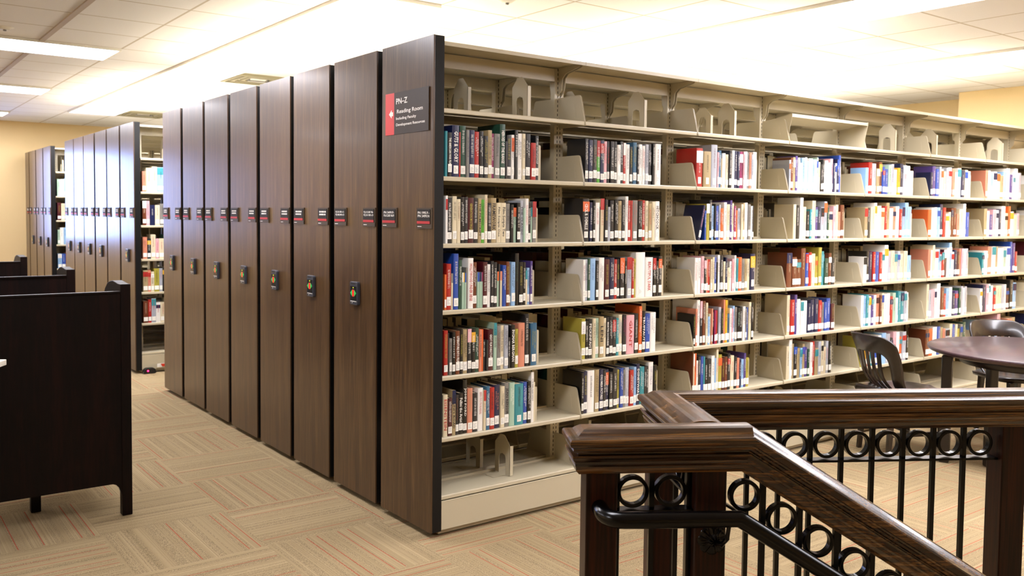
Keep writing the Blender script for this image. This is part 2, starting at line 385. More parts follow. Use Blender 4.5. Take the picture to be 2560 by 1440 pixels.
def end_panel(root, w=PW, pad=True, texts=None, seed=0):
    m = MB(); m.box(0, .008, .0, w, .03, ZTOP); p = m.build('end_panel', M['laminate'], root, bevel=.001)
    m = MB(); m.box(.0082, .061, .0015, w-.0015, .03, ZTOP-.001); m.build('edge_trim', M['trim'], root)
    for i, (a, c) in enumerate(((-.008, .142), (.341, .493))):
        if w < .4 and i: continue
        a, c = max(a, .002), min(c, w-.004)
        h = MB(); h.box(-.006, -.0005, a, c, 1.529, 1.630); h.box(-.008, -.006, a, c, 1.529, 1.549)
        hp = h.build('label_holder', M['holder'], root)
        h = MB(); h.box(-.0085, -.0062, a+.012, c-.008, 1.553, 1.623); h.build('card', M['card'], hp)
        h = MB(); h.box(-.0095, -.0086, a+.012, c-.008, 1.552, 1.565); h.build('red_strip', M['redstrip'], hp)
        ln = (texts[i] if texts else None)
        h = MB(); yc = (a+c)/2
        for q, zz in enumerate((1.606, 1.590)):
            if ln:
                vs, fs = text_verts(ln[q], .108, .0125)
                h.add([(-.0090, yc-x_, zz+z_) for x_, z_ in vs], fs)
            else:
                y_ = yc+.042
                while y_ > yc-.042:
                    l = rnd.choice((.004, .005, .0035)); h.box(-.0092, -.0088, y_-l, y_, zz-.0045, zz+.0045); y_ -= l+rnd.choice((.0015, .0015, .004))
        h.box(-.0082, -.0081, c-.05, c-.012, 1.537, 1.540)
        h.build('lettering', M['white'], hp)
    if pad:
        yc = .226
        def face(mb, pts, x0, x1, mi=0): mb.prism(pts, lambda p_, q_, w_: (w_, yc-p_, 1.157+q_), x0, x1, mi)
        h = MB(); r_ = .008
        pts = [(-.045, -.062), (-.038, -.066), (.038, -.066), (.045, -.062), (.045, .054), (.039, .063), (-.039, .063), (-.045, .055)]
        face(h, pts, -.0005, -.01900); pb = h.build('control_pad', M['padbody'], root, bevel=.003)
        h = MB(); face(h, [(-.036, -.040), (.036, -.040), (.036, .038), (-.036, .038)], -.01920, -.02020); h.build('screen', M['screen'], pb)
        h = MB(); face(h, [(-.008, -.019), (.008, -.019), (.011, -.010), (.011, .010), (.008, .019), (-.008, .019), (-.011, .010), (-.011, -.010)], -.02040, -.02220); h.build('stop_button', M['red_led'], pb)
        for s in (-1, 1):
            h = MB(); face(h, [(s*.014, -.018), (s*.034, 0), (s*.014, .018)], -.02040, -.02160); h.build('arrow_button', M['green_led'], pb)
        h = MB(); face(h, [(.0036*math.cos(2*PI*k/10), .0300+.0036*math.sin(2*PI*k/10)) for k in range(10)], -.02040, -.02120); h.build('indicator_light', M['yellow_led'], pb)
        h = MB(); face(h, [(-.036, -.047), (.034, -.047), (.034, -.044), (-.036, -.044)], -.01920, -.02000); face(h, [(-.016, -.058), (-.010, -.050), (-.013, -.050), (-.019, -.057)], -.01920, -.02000)
        for q in range(7): face(h, [(-.03+.007*q, .049), (-.0255+.007*q, .049), (-.0255+.007*q, .055), (-.03+.007*q, .055)], -.01920, -.01960, 1)
        h.build('marking', [M['whitepaint'], M['black']], pb)
def carriage(name, y0, label, group, detail=0, rear_detail=0, pad=True, texts=None, w=PW, x_end=7, canopy_only=False):
    root = tag(empty(name, (0, y0, 0)), label, 'shelving unit', group)
    end_panel(root, w, pad, texts)
    if w < .4:
        m = MB(); m.box(.062, JX[7], .0, w, .03, 2.43); m.build('shelving_frame', M['shelf'], root); return root
    rest = MB()
    for k in range(8):
        x0, x1 = JX[k], JX[k+1]
        if k == 0: x0 = .062
        d = k < detail
        def part(nm, fn):
            if d:
                m = MB(); fn(m); m.build(nm, [M['shelf'], M['slot']], root)
            else: fn(rest)
        part('canopy', lambda m: canopy_box(m, x0, x1)); part('top_beam', lambda m: beam_box(m, x0, x1)); part('kick_plate', lambda m: base_box(m, x0, x1))
        part('upright', lambda m: upright_box(m, x1)); part('canopy_bracket', lambda m: gusset_box(m, x1))
        for j, z in enumerate(ZS):
            part('shelf', lambda m: shelf_box(m, x0, x1, SHT[j])); part('shelf_bracket', lambda m: bracket_box(m, x1, z))
            shelf_box(rest, x0, x1, SHT[j], True); bracket_box(rest, x1, z, True, False)
        part('base_shelf', lambda m: base_shelf(m, x0, x1)); base_shelf(rest, x0, x1, True)
        part('base_bracket', lambda m: bracket_box(m, x1, .178)); bracket_box(rest, x1, .178, True, False)
    upright_box(rest, .105)
    rest.build('rear_shelving', [M['shelf'], M['slot']], root)
    return root
gaps = [.0611, .0676, .0577, .0632, .0601, .0523, .0637]; PY = [0.0]
for g_ in gaps: PY.append(PY[-1]+PW+g_)
ord_ = ['', 'second', 'third', 'fourth', 'fifth', 'sixth', 'seventh']
p1 = carriage('mobile_shelving', PY[0], 'nearest shelving unit, cream shelves of books, dark end panel with the reading room sign', 'nearer run of shelving units', detail=8, pad=False,
    texts=((('PN 1995.9 -'), ('PN 3499.N')), (('PN 3499.P-'), ('PN 6112.5.M5 1966-99'))))
T2 = ((('PQ 6112.5.M5 1966-'), ('PQ 2161 B83 v.10')), (('PQ 2161 B83 v.11-'), ('PQ 4683 M43 v.13')))
for k in range(1, 8):
    carriage('mobile_shelving', PY[k], ['', 'dark laminate shelving end with control pad, directly behind the panel with the reading room sign', 'third dark shelving end from the reading room sign, with control pad', 'fourth dark shelving end from the reading room sign, with control pad', 'fifth dark shelving end from the reading room sign, with control pad', 'sixth dark shelving end from the reading room sign, with control pad', 'seventh dark shelving end from the reading room sign, with control pad', 'last dark shelving end of the nearer run, beside the open aisle'][k], 'nearer run of shelving units', texts=T2 if k == 1 else None)
SY = [5.470, 6.035, 6.590, 7.165, 7.710, 8.255]
for k, y in enumerate(SY):
    carriage('mobile_shelving', y, ['middle run shelving unit beside the open aisle, books showing past its black edge', 'second end panel of the middle run, pale with window reflection, without a control pad', 'third end panel of the middle run, pale with window reflection', 'fourth end panel of the middle run, pale with window reflection', 'fifth end panel of the middle run, pale with window reflection', 'farthest end panel of the middle run, pale with window reflection'][k], 'middle run of shelving units', detail=1 if k == 0 else 0, pad=(k != 1))
for k, y in enumerate([9.74, 10.31, 10.88, 11.45]):
    carriage('mobile_shelving', y, ['far run shelving unit with books showing past its black edge', 'second end panel of the far run', 'third end panel of the far run', 'narrow end panel touching the tan wall at the far left'][k], 'far run of shelving units', detail=1 if k == 0 else 0, pad=(k != 3), w=.30 if k == 3 else PW)
# the slanting display shelf in the top row of the fourth bay
t = tag(empty('display_shelf', (0, 0, 0)), 'extra cream shelf tilted above the empty top shelf in the fourth bay', 'shelf')
m = MB(); xa, xb = JX[3]+.008, JX[4]-.008
m.prism([(.004, 2.297), (.232, 2.262), (.232, 2.259), (.008, 2.293), (.008, 2.276), (.004, 2.276)], lambda p, q, w: (w, p, q), xa, xb); m.build('shelf_plate', M['shelf'], t)
for x in (xa-.004, xb+.003):
    m = MB(); m.prism([(.002, 2.300), (.001, 2.286), (.035, 2.125), (.05, 2.1185), (.234, 2.1185), (.234, 2.25)], lambda p, q, w: (w, p, q), x, x+.0015); m.build('side_plate', M['shelf'], t)
# floor sensor and red tag at the open aisle
t = tag(empty('aisle_sensor', (.12, 5.43, 0)), 'black floor sensor with red lamp at the foot of the open aisle shelves', 'sensor')
m = MB(); m.prism([(-.055, .004), (.055, .004), (.062, .02), (.05, .045), (.03, .056), (-.03, .056), (-.05, .045), (-.062, .02)], lambda p, q, w: (p, w, q), -.02, .032); m.build('housing', M['black'], t, bevel=.003)
m = MB(); m.prism([(-.02+.008*math.cos(2*PI*k/12), .03+.008*math.sin(2*PI*k/12)) for k in range(12)], lambda p, q, w: (p, w, q), -.0215, -.0245); m.build('lamp', mat('red lamp', 'ff2050', .3, emit=4, ecol='ff2050'), t)
t = tag(empty('floor_tag', (.30, 5.462, .05)), 'white and red safety tag low on the kick plate of the open aisle', 'tag')
m = MB(); m.box(-.10, .12, -.003, 0, 0, .035); m.build('backing', M['whitepaint'], t)
m = MB(); m.prism([(-.05, .004), (.07, .004), (.055, .031), (-.065, .031)], lambda p, q, w: (p, w, q), -.0035, -.006); m.build('red_band', mat('tag red', 'd8391c', .5), t)

# ================================================================== SIGN ON THE NEAREST PANEL
t = tag(empty('directional_sign', (0, .25, 2.11)), 'brown directional sign with red arrow strip reading PN-Z Reading Room, on the nearest dark panel', 'sign')
def sf(y, z, o=0):                                       # board slightly curled away from the panel
    u = (.465-y)/.43
    return (-.0015-o-.012*max(0, u-.55)**1.6-.004*max(0, .25-u), y-.25, z-2.11)
def signpart(nm, ya, yb, m_, thick, off):
    mb = MB(); n = 14; z0, z1 = 2.005, 2.218
    ys = [ya+(yb-ya)*i/n for i in range(n+1)]
    vs = []; fs = []
    for y in ys:
        for z, o in ((z0, off), (z1, off), (z1, off+thick), (z0, off+thick)): vs.append(sf(y, z, o))
    for i in range(n):
        for j in range(4): fs.append((i*4+j, i*4+(j+1) % 4, (i+1)*4+(j+1) % 4, (i+1)*4+j))
    fs += [(0, 1, 2, 3), (n*4+3, n*4+2, n*4+1, n*4)]
    mb.add(vs, fs); return mb.build(nm, m_, t)
signpart('board', .035, .376, M['sign'], .0015, 0); signpart('red_panel', .376, .465, M['signred'], .0015, 0)
mb = MB()
for txt, yl, wd_, z, hh in (('PN\u2013Z', .355, .112, 2.172, .029), ('Reading Room', .355, .272, 2.117, .026), ('Including Faculty', .355, .200, 2.083, .018), ('Development Resources', .355, .285, 2.051, .018)):
    vs, fs = text_verts(txt, wd_, hh, 3)
    mb.add([sf(yl-wd_/2-x_, z+z_, .0022) for x_, z_ in vs], fs)
mb.build('lettering', M['white'], t, fix=False)
mb = MB(); mb.add([sf(y, z, .0022) for y, z in ((.428, 2.111), (.400, 2.133), (.400, 2.121), (.386, 2.121), (.386, 2.101), (.400, 2.101), (.400, 2.089))], [list(range(7))]); mb.build('arrow', M['white'], t, fix=False)
# ================================================================== BOOKENDS
def arch_bookend(x, y, z, label, h=.215, flip=False):
    t = tag(empty('bookend', (x, y, z)), label, 'bookend')
    m = MB(); d = .135
    out = [(0, .002), (0, h-.035), (.018, h-.008), (.045, h), (.09, h), (.117, h-.008), (d, h-.035), (d, .002), (.098, .002), (.098, .085), (.09, .105), (.0675, .113), (.045, .105), (.037, .085), (.037, .002)]
    def fn(p, q, w): return (w, (-p if flip else p), q)
    # plate as strips around the arch opening
    L = [(0, .002), (.037, .002), (.037, .085), (.045, .105), (.0675, .113), (.0675, h), (.050, h), (.043, h-.004), (0, h-.050)]
    Rr = [(d-p, q) for p, q in L][::-1]
    m.prism(L, fn, 0, .0015); m.prism(Rr, fn, 0, .0015)
    m.box(.0, .022, *sorted((fn(0, 0, 0)[1], fn(.0015, 0, 0)[1])), .002, h-.052)
    m.box(.0, .022, *sorted((fn(d-.0015, 0, 0)[1], fn(d, 0, 0)[1])), .002, h-.052)
    m.build('upright_plate', M['shelf'], t)
    m = MB(); m.box(-.085, .0, *sorted((fn(.03, 0, 0)[1], fn(.105, 0, 0)[1])), .0006, .0016); m.build('foot', M['shelf'], t)
    return t
BAYN = ['nearest', 'second', 'third', 'fourth', 'fifth', 'sixth', 'seventh', 'eighth']
ROWN = ['', 'top', 'second', 'third', 'fourth', 'lowest']
def end_bookend(x, zt, h, label):
    t = tag(empty('bookend', (x, .045, zt)), label, 'bookend')
    m = MB(); w = .021
    m.prism([(0, .001), (w, .001), (w, h-.006), (w-.005, h), (.004, h), (0, h-.004)], lambda p, q, v: (p, v, q), 0, .0015)
    m.prism([(0, .001), (.13, .001), (.13, h-.03), (.10, h), (.0, h)], lambda p, q, v: (v, p, q), 0, .0015); m.build('upright_plate', M['shelf'], t)
    m = MB(); m.box(-.07, 0, .03, .11, .0003, .0007); m.build('foot', M['shelf'], t)
for bx, by, bz, lb in ((.545, .085, .2025, 'arched cream bookend at the front of the nearest bay bottom shelf'),
                       (.50, .30, .2025, 'arched cream bookend at the back of the nearest bay bottom shelf'),
                       (1.70, .085, .2025, 'arched cream bookend on the bottom shelf of the second bay, front one'),
                       (1.30, .30, .2025, 'arched cream bookend at the back of the second bay bottom shelf'),
                       (2.95, .085, .2025, 'arched cream bookend on the bottom shelf of the fourth bay, above the railing'),
                       (4.35, .085, .2025, 'arched cream bookend on the bottom shelf under the blue book, left of the table')):
    arch_bookend(bx, by, bz, lb)
TB = [(.617, .06, 0), (1.482, .06, 1), (2.292, .06, 2), (4.19, .06, 4), (4.805, .06, 5), (5.94, .06, 6), (6.9, .06, 7)]
for bx, by, k in TB: arch_bookend(bx, by, SHT[0]+.0005, 'arched cream bookend standing front on the empty top shelf, %s bay' % BAYN[k])
TB2 = [(.40, .30), (1.17, .30), (2.02, .30), (3.95, .30), (4.9, .30)]
for k, (bx, by) in enumerate(TB2): arch_bookend(bx, by, SHT[0]+.0005, 'arched cream bookend at the back of the top shelf, %s bay' % BAYN[(0, 1, 2, 4, 5)[k]])
arch_bookend(2.065, .06, SHT[0]+.0005, 'arched cream bookend in the third bay of the empty top shelf, left one of two', h=.17)
arch_bookend(.17, .30, SHT[0]+.0005, 'arched cream bookend half hidden behind the black panel edge, top shelf')
for bx, by, lb in ((.33, 5.60, 'thin cream bookend on the top shelf of the open aisle unit'), (.55, 5.56, 'taller cream bookend on the top shelf of the open aisle unit, right one'), (.16, 9.83, 'cream bookend on the top shelf of the far run unit')):
    arch_bookend(bx, by, SHT[0]+.0005, lb)

# ================================================================== BOOKS
PAL = {'K': '0b0b0c', 'D': '1e1f23', 'G': '7d7a74', 'L': 'a9adb6', 'W': 'ece9e2', 'C': 'd9ccab', 'T': 'a8946c', 'N': '131b42', 'B': '24499e', 'S': '8fb6dc', 'U': '2f6180',
       'A': '2f8a92', 'E': '1f4636', 'g': 'a3bfa8', 'V': '4f9f2c', 'R': 'aa221b', 'M': '48101a', 'P': 'dba6ac', 'O': 'd5622a', 'Y': 'dca424', 'y': 'a89d3c', 'n': '683218', 'm': '8c2258', 'v': '4d3a7c',
       's': 'cf8468', 'k': '17151a', 'w': 'e9e6dd', 'r': 'b4332c', 'b': '2d4f9c', 'p': 'd99ab0', 'c': 'd9ccab'}
CN = {'K': 'black', 'D': 'charcoal', 'G': 'grey', 'L': 'pale grey', 'W': 'white', 'C': 'cream', 'T': 'tan', 'N': 'navy', 'B': 'blue', 'S': 'light blue', 'U': 'slate blue', 'A': 'teal', 'E': 'dark green',
      'g': 'pale green', 'V': 'bright green', 'R': 'red', 'M': 'maroon', 'P': 'pale pink', 'O': 'orange', 'Y': 'yellow', 'y': 'olive yellow', 'n': 'brown', 'm': 'magenta', 'v': 'violet', 's': 'salmon'}
TN = {'k': 'black', 'w': 'white', 'r': 'red', 'b': 'blue', 'y': 'yellow', 'n': 'brown', 'p': 'pink', 'm': 'magenta', 'v': 'violet', 's': 'salmon', 'c': 'cream', 'g': 'green'}
BM = {k: mat('book '+(CN.get(k) or TN.get(k)), v, .36, coat=.6) for k, v in PAL.items()}
INK = {k: mat('ink '+k, PAL[k], .5) for k in PAL}
M['label'] = mat('paper call label', 'f1eee4', .6); M['labelink'] = mat('label print', '6b6660', .7)
ORD = ['first', 'second', 'third', 'fourth', 'fifth', 'sixth', 'seventh', 'eighth', 'ninth', 'tenth', 'eleventh', 'twelfth', 'thirteenth', 'fourteenth', 'fifteenth', 'sixteenth', 'seventeenth', 'eighteenth', 'nineteenth', 'twentieth',
       'twenty-first', 'twenty-second', 'twenty-third', 'twenty-fourth', 'twenty-fifth', 'twenty-sixth', 'twenty-seventh', 'twenty-eighth', 'twenty-ninth', 'thirtieth', 'thirty-first']
def cover_geo(mb, x0, w, h, d, y0, z0, mi=0, mip=1, soft=False, rot=None):
    """U-shaped cover with rounded spine + page block"""
    bl = min(.004, w*.12); c = .0022 if w > .012 else .0012
    arc = [(x0, y0+bl), (x0+w*.10, y0+bl*.35), (x0+w*.3, y0+.0002), (x0+w*.5, y0), (x0+w*.7, y0+.0002), (x0+w*.90, y0+bl*.35), (x0+w, y0+bl)]
    out = arc + [(x0+w, y0+d), (x0+w-c, y0+d), (x0+w-c, y0+bl+.004), (x0+c, y0+bl+.004), (x0+c, y0+d), (x0, y0+d)]
    mb.prism(out, lambda p, q, v: (p, q, v), z0, z0+h, mi)
    mb2 = mb if mip is not None else None
    if mb2: mb2.box(x0+c, x0+w-c, y0+bl+.0041, y0+d-.004, z0+.003, z0+h-.003, mip)
def marks_geo(mb, xc, w, z_hi, z_lo, y, r, mi=0):
    """illegible lettering strokes running down the spine"""
    z = z_hi; lh = w
    while z > z_lo:
        l = r.uniform(.0022, .0038)
        mb.box(xc-lh/2, xc+lh/2, y-.0003, y, z-.0009, z, mi)
        if r.random() < .7:
            a = r.choice((-1, 0, 1)); mb.box(xc+a*lh/2-(.0008 if a else .0005), xc+a*lh/2+.0008, y-.0003, y, z-l+.0006, z-.0009, mi)
        z -= l+(.004 if r.random() < .14 else .0006)
rb = random.Random(11)
def book(x, w, h, code, txt, z, label, group):
    cc, tc_ = code[0], code[1]; flat = '!' in code
    d = min(.20, max(.125, h*.68+rb.uniform(-.01, .01))); y0 = .026+rb.choice((0, 0, .002, .004, .007))
    w2 = w-.0008
    if h > .262: d = .205
    m = MB(); cover_geo(m, 0, w2, h, d, 0, 0, 0, None)
    root = m.build('book', BM[cc], None, (x+.0004, y0, z)); tag(root, label, 'book', group)
    c = .0022 if w2 > .012 else .0012; bl = min(.004, w2*.12)
    m = MB(); m.box(c, w2-c, bl+.0041, d-.004, .003, h-.003); m.build('pages', M['pages'], root)
    xc = w2/2; band = tc_ in 'OABNGRWPDY' and tc_ != 'w'
    if flat and tc_ in 'OABNmYsGRWr' and cc in 'gCDYLGKy' and not txt:
        m = MB(); m.box(.0006, w2-.0006, -.0005, .002, h*.74, h+.0004); m.build('spine_band', INK[tc_], root)
    elif band:
        m = MB(); m.box(.0006, w2-.0006, -.0005, .002, h*rb.choice((.70, .62)), h*rb.choice((.93, 1.002))); m.build('spine_band', INK[tc_], root)
    ti = INK['w'] if (band and cc in 'KDNRMVUE') else INK[tc_] if not band else INK['k']
    if txt:
        vs, fs = text_verts(txt, h*(.60 if not flat else .74), min(w2*.62, .024), 1)
        zc = h*.58 if not flat else h*.52
        m = MB(); m.add([(xc+q, -.0009, zc-p) for p, q in vs], fs); m.build('title', ti, root, fix=False)
    elif w2 > .0145:
        m = MB(); hi = h*rb.uniform(.84, .94); lo = h*rb.uniform(.36, .5)
        if rb.random() < .45 and w2 > .022:
            marks_geo(m, xc-w2*.17, min(w2*.22, .006), hi, lo+.02, -.0004, rb); marks_geo(m, xc+w2*.15, min(w2*.26, .007), hi-.01, lo, -.0004, rb)
        else: marks_geo(m, xc, min(w2*.48, .012), hi, lo, -.0004, rb)
        m.build('title', ti, root, fix=False)
    if not flat and w2 > .009:
        m = MB(); lw = min(w2*.86, .026); zb = h*rb.choice((.07, .08, .09, .10)) if h < .25 else h*.06; q = xc
        m.box(q-lw/2, q+lw/2, -.0008, bl*.4, zb, zb+rb.choice((.034, .040, .040, .044)))
        if w2 > .014:
            for i in range(4): m.box(q-lw*.36, q-lw*.36+lw*rb.uniform(.35, .7), -.0010, -.0008, zb+.008+.0062*i, zb+.0095+.0062*i, 1)
        m.build('spine_label', [M['label'], M['labelink']], root)
    return root
SF = MB(); SMATS = []; SIDX = {}
def sidx(mt):
    if mt.name not in SIDX: SIDX[mt.name] = len(SMATS); SMATS.append(mt)
    return SIDX[mt.name]
def stuff_book(x, w, h, code, z, y_face=.028, back=False, ybase=0, r=rb, label=True):
    cc = code[0]; d = min(.2, h*.68)
    if back:
        SF.box(x+.0006, x+w-.0006, ybase+PW-y_face-d, ybase+PW-y_face, z, z+h, sidx(M['pages'])); SF.box(x+.0003, x+w-.0003, ybase+PW-y_face-d*.99, ybase+PW-y_face+.001, z-.0, z+h*.985, sidx(BM[cc])); return
    y = ybase+y_face; o = len(SF.mi)
    cover_geo(SF, x+.0004, w-.0008, h, d, y, z, sidx(BM[cc]), sidx(M['pages']))
    xc = x+w/2
    ink = {'K': 'w', 'D': 'w', 'N': 'w', 'M': 'y', 'R': 'w', 'B': 'w', 'E': 'w', 'n': 'c', 'v': 'w', 'U': 'w', 'A': 'w'}.get(cc, 'k' if r.random() < .6 else 'r')
    if w > .014: marks_geo(SF, xc, min(w*.4, .010), z+h*r.uniform(.8, .93), z+h*r.uniform(.4, .55), y-.0004, r, sidx(INK[ink]))
    if r.random() < .3: SF.box(x+.001, x+w-.001, y-.0004, y+.002, z+h*.7, z+h*r.uniform(.85, 1.0), sidx(INK[r.choice('RBWYKNAO')]))
    if label and r.random() < .86:
        zb = z+h*.085; SF.box(xc-w*.42, xc+w*.42, y-.0008, y+.001, zb, zb+.040, sidx(M['label']))
BOOKS=[
(0,1,0.089,186,"14 222 Aw!;25 216 Kw/THE AMERICAN WAR FILM;42 253 Nw/GUTS & GLORY;8 221 Rk!;34 254 Ew;16 234 Gk!;35 235 Nw;30 230 Rw;25 234 Kw;25 212 Dy;24 242 Tk;17 227 mw;34 227 Gk;34 278 Ew/HEROES OF THE RANGE;14 192 Dw!;28 224 Dy;18 228 WO;21 254 Kw!;30 237 Wk;19 238 Ck;39 239 Kw;33 194 Rk;22 233 Dw"),
(0,2,0.09,183,"13 235 WR!;30 226 Dw/FOR THE LOVE OF PLEASURE;25 233 Ck;21 219 Cn!;23 230 Kw;21 231 Dw;36 227 My/GENERATION MULTIPLEX;27 227 Dw;19 225 Tk!/THE FILMSCRIPT;20 219 Vk;18 244 Cr;25 203 Dw;34 229 Tk/FRAMEWORK;26 205 Ck!/Film Scripts One;36 205 Ck!/Film Scripts Two;27 202 Gk;21 197 Kw!;20 181 gO!;23 207 Kw;20 219 Lk!/THE CLASSIC;12 180 gk!;21 230 Wr;17 209 Kw;10 183 gA!;25 215 GR"),
(0,3,0.089,183,"12 176 Ok;28 228 Rw;11 180 CG!;30 278 Bw;20 246 Ew!;9 182 gW!;9 182 gY!;9 180 gB!;11 207 Gk!;32 254 Wr!/HOLLYWOOD UNDER SIEGE;25 232 nw;13 181 gB!;12 181 gN!;8 181 gm!;29 232 Mw;21 220 Wk!;18 236 Dw;21 230 Dw;11 181 gO!;11 220 Dw!;14 182 Cs!;23 213 Bw!;21 231 ny;12 215 Gr;26 228 Sk;26 273 KE!;27 227 Ky;17 226 Kw;13 182 CA!;17 195 Sk;16 230 vw"),
(0,4,0.088,186,"24 224 Ry;9 211 Dw!;16 183 Gk;19 214 Kw;25 218 nw/LITERATURE INTO FILM;19 226 Ky;27 222 Tk;24 223 DP;25 221 KY;23 225 Ew;16 216 sk!;12 215 Ok!;16 160 Dw!;14 158 Dw!;33 212 Mw/GREAT FILM DIRECTORS;19 243 gA!;27 228 Gn;23 227 Ck;26 226 Lk;16 161 Dw!;28 225 Kw!/INGMAR BERGMAN;21 202 yk;43 232 sk!;29 277 Dw;12 196 Kw!;44 226 Uy"),
(0,5,0.086,186,"28 210 Cr!/EISENSTEIN;25 191 Mw;21 227 TN!/FELLINI'S ROAD;19 202 Dn;27 209 Kw/Fellini the Artist;26 273 Kw/JOHN FORD;31 227 sT;33 199 Dw;34 221 Wr!;16 207 Cr!;23 226 Uw;30 217 Rk;39 226 Ns;26 216 Ck;31 231 Gk/JEAN RENOIR;35 229 gw!;58 217 Ak;27 221 Bw;24 224 Kw;19 271 Wk!;13 214 Cn!"),
(1,1,1.002,0,"24 239 Dw;31 233 Nw;30 237 DT;25 232 VR;30 234 NR;27 232 Pr;20 233 Dr;30 234 Kw;22 235 Kw;29 218 Wn;25 238 Dw;20 231 RW;31 225 Wk!;23 213 Ky;32 239 Uy;16 214 Dw;27 231 Wk;24 223 Wr;27 233 Lk;31 236 Dw;20 239 Kw!;50 240 Wn"),
(1,2,0.993,185,"50 238 DO/CECIL B. DEMILLE;21 218 Nw;18 230 Kw;31 217 Wr!;12 194 Kw!;30 240 Cr!;22 235 Dy;19 194 Lk!;32 231 Dw;31 233 Kw;26 230 Tk;26 237 Dw;24 256 Wk!;19 234 Rw;18 233 Rk!;44 235 Gr;38 232 Kw;23 237 Rw;25 234 Ck;27 218 Tr;26 230 Ck!;37 233 Wk/HITCHCOCK"),
(1,3,0.995,183,"19 229 Wm;21 231 Lk;18 234 Ew;43 234 Sb!;20 222 Dw;40 238 Wk!;42 228 My;36 235 Nw;24 226 Rw;22 227 Dy;36 233 DO;17 215 Kw!;39 236 LR;19 230 Rw;18 226 yk!;75 263 Ww;64 232 Wr!/BEAUTIFUL DARK;26 227 KR;26 209 Kw!;30 237 DO"),
(1,4,0.996,0,"31 227 yW;21 214 Kw;28 222 Dw/PECKINPAH;22 224 Ck!;28 223 gk;34 231 Tk/LENI;20 221 Ck!;22 224 Dw/MARTIN SCORSESE;26 225 Dw;29 223 DR;22 215 Aw;30 233 Cb;32 230 Dm;64 226 Pr!/GIANT;32 232 Dw;27 274 Ow;27 241 Kw/TRUFFAUT;40 227 Bw;48 232 Wk!"),
(1,5,0.998,188,"18 231 Kw;28 235 Ny;54 238 Wk!;34 239 Tk;29 237 Nw/COLUMBIA PICTURES;21 230 Dw;26 231 NO;28 215 Kw;37 236 Dw;20 222 yk;26 228 Bw;20 217 Gk;32 228 Lw;33 210 Rw;22 226 Sb;28 241 Nw/DISNEYWAR;39 221 Aw;19 219 Dw!;19 220 Dw;41 241 Wv;23 221 Ky"),
(2,1,1.914,193,"59 236 RW;70 219 Tk;57 263 Ln;17 219 Pk;24 231 Uw;13 183 Tk;34 216 Wb;26 210 Ck;26 236 Dw;27 237 Wk;27 235 Nw;25 234 Nw;33 234 mW;16 236 Pk;25 237 Wk;20 231 Gk;22 231 sk;18 221 Lk;36 238 Wk!"),
(2,2,1.964,190,"28 222 Np;16 183 Bw!;30 225 yW!;23 250 Dw;25 213 Sn;14 225 Kw;28 214 Bw;16 221 Lk;29 199 Ow;29 237 Wk;31 225 Ck;20 250 vw;18 231 Ck;22 215 mw;22 188 Ok!;28 201 Lk;22 228 Ck!;17 236 Tk;30 238 Wb;27 228 Gk;19 217 Wk;10 220 Dw"),
(2,3,1.919,183,"27 220 Wr!;29 220 Wk!;28 229 Pk;24 218 DP;14 210 sw;19 209 Rw;16 210 Ck;20 222 Ck!;18 221 Bw;14 190 Kw!;23 234 Wk;29 228 Dw;20 192 Ck;20 218 Nw;29 153 Ck!;18 191 Wk!;22 207 Pr;17 229 Wk;22 210 Ak;34 216 Ok;30 205 Gk;27 204 Tk;31 204 Ck!;48 236 NY"),
(2,4,1.912,0,"17 198 Ky;17 231 sk;31 285 Wk!;21 276 DP;26 276 nw;19 264 Ck;21 177 Sb;14 192 Cn;12 225 sk;16 216 Kw!;13 213 mw;13 212 Rw;14 212 Dw;25 230 Lk;22 218 Dy;15 275 sk;23 273 Yk;22 182 Uk;20 217 Wk!;17 213 Pv;19 230 Sk;24 221 Gk;28 213 Kg;23 223 Dw;25 222 Wk!;17 208 Gk;17 213 Bw!;25 247 Ck!;23 242 Kw"),
(2,5,1.91,184,"9 271 nk!;12 261 Ck;16 261 OW;17 214 Wk;23 238 Dy;26 236 Bw;14 234 Aw;25 218 Ky;36 215 Dw;32 232 Wv;14 215 Sk!;20 269 Ck!;35 233 yk!;26 209 Mw;29 214 nk;28 234 Dw;37 217 Ck!;28 206 Dr;26 196 sk;17 185 Nw;27 184 Sk;21 222 vw;29 191 yw"),
]

leanset = {(2, 2, 0): 12}
for bay, row, xs, be, dat in BOOKS:
    x = xs; z = SHT[row]+.0006; items = [i.split('/') for i in dat.split(';')]
    stuffed = (bay, row) == (2, 5)
    for i, it in enumerate(items):
        a = it[0].split(); w, h, code = int(a[0])/1000, int(a[1])/1000, a[2]
        if stuffed: stuff_book(x, w, h, code, z)
        elif (bay, row, i) in leanset:
            th = R(13); o = book(x-.028, .020, h, code, None, z, 'navy paperback leaning against its neighbours on the second book shelf, third bay', 'books in the third bay')
            o.rotation_euler = (0, th, 0); o.location.x = x-.03; o.location.z = z+.0005
        else:
            adj = 'thin ' if w < .016 else ('thick ' if w > .034 else '')
            adj = ('tall ' if h > .245 else 'short ' if h < .2 else '')+adj
            lab = '%s%s book, %s from left, %s book shelf, %s bay' % (adj, CN[code[0]], ORD[i], ROWN[row], BAYN[bay])
            if code[1] in TN and w > .016: lab = '%s%s book with %s title, %s from left, %s book shelf, %s bay' % (adj, CN[code[0]], TN[code[1]], ORD[i], ROWN[row], BAYN[bay])
            book(x, w, h, code, it[1] if len(it) > 1 else None, z, lab, 'books in the %s bay' % BAYN[bay])
        x += w
    if be: end_bookend(x+.0015, SHT[row]+.0003, be/1000, 'cream bookend closing the %s book shelf of the %s bay' % (ROWN[row], BAYN[bay]))
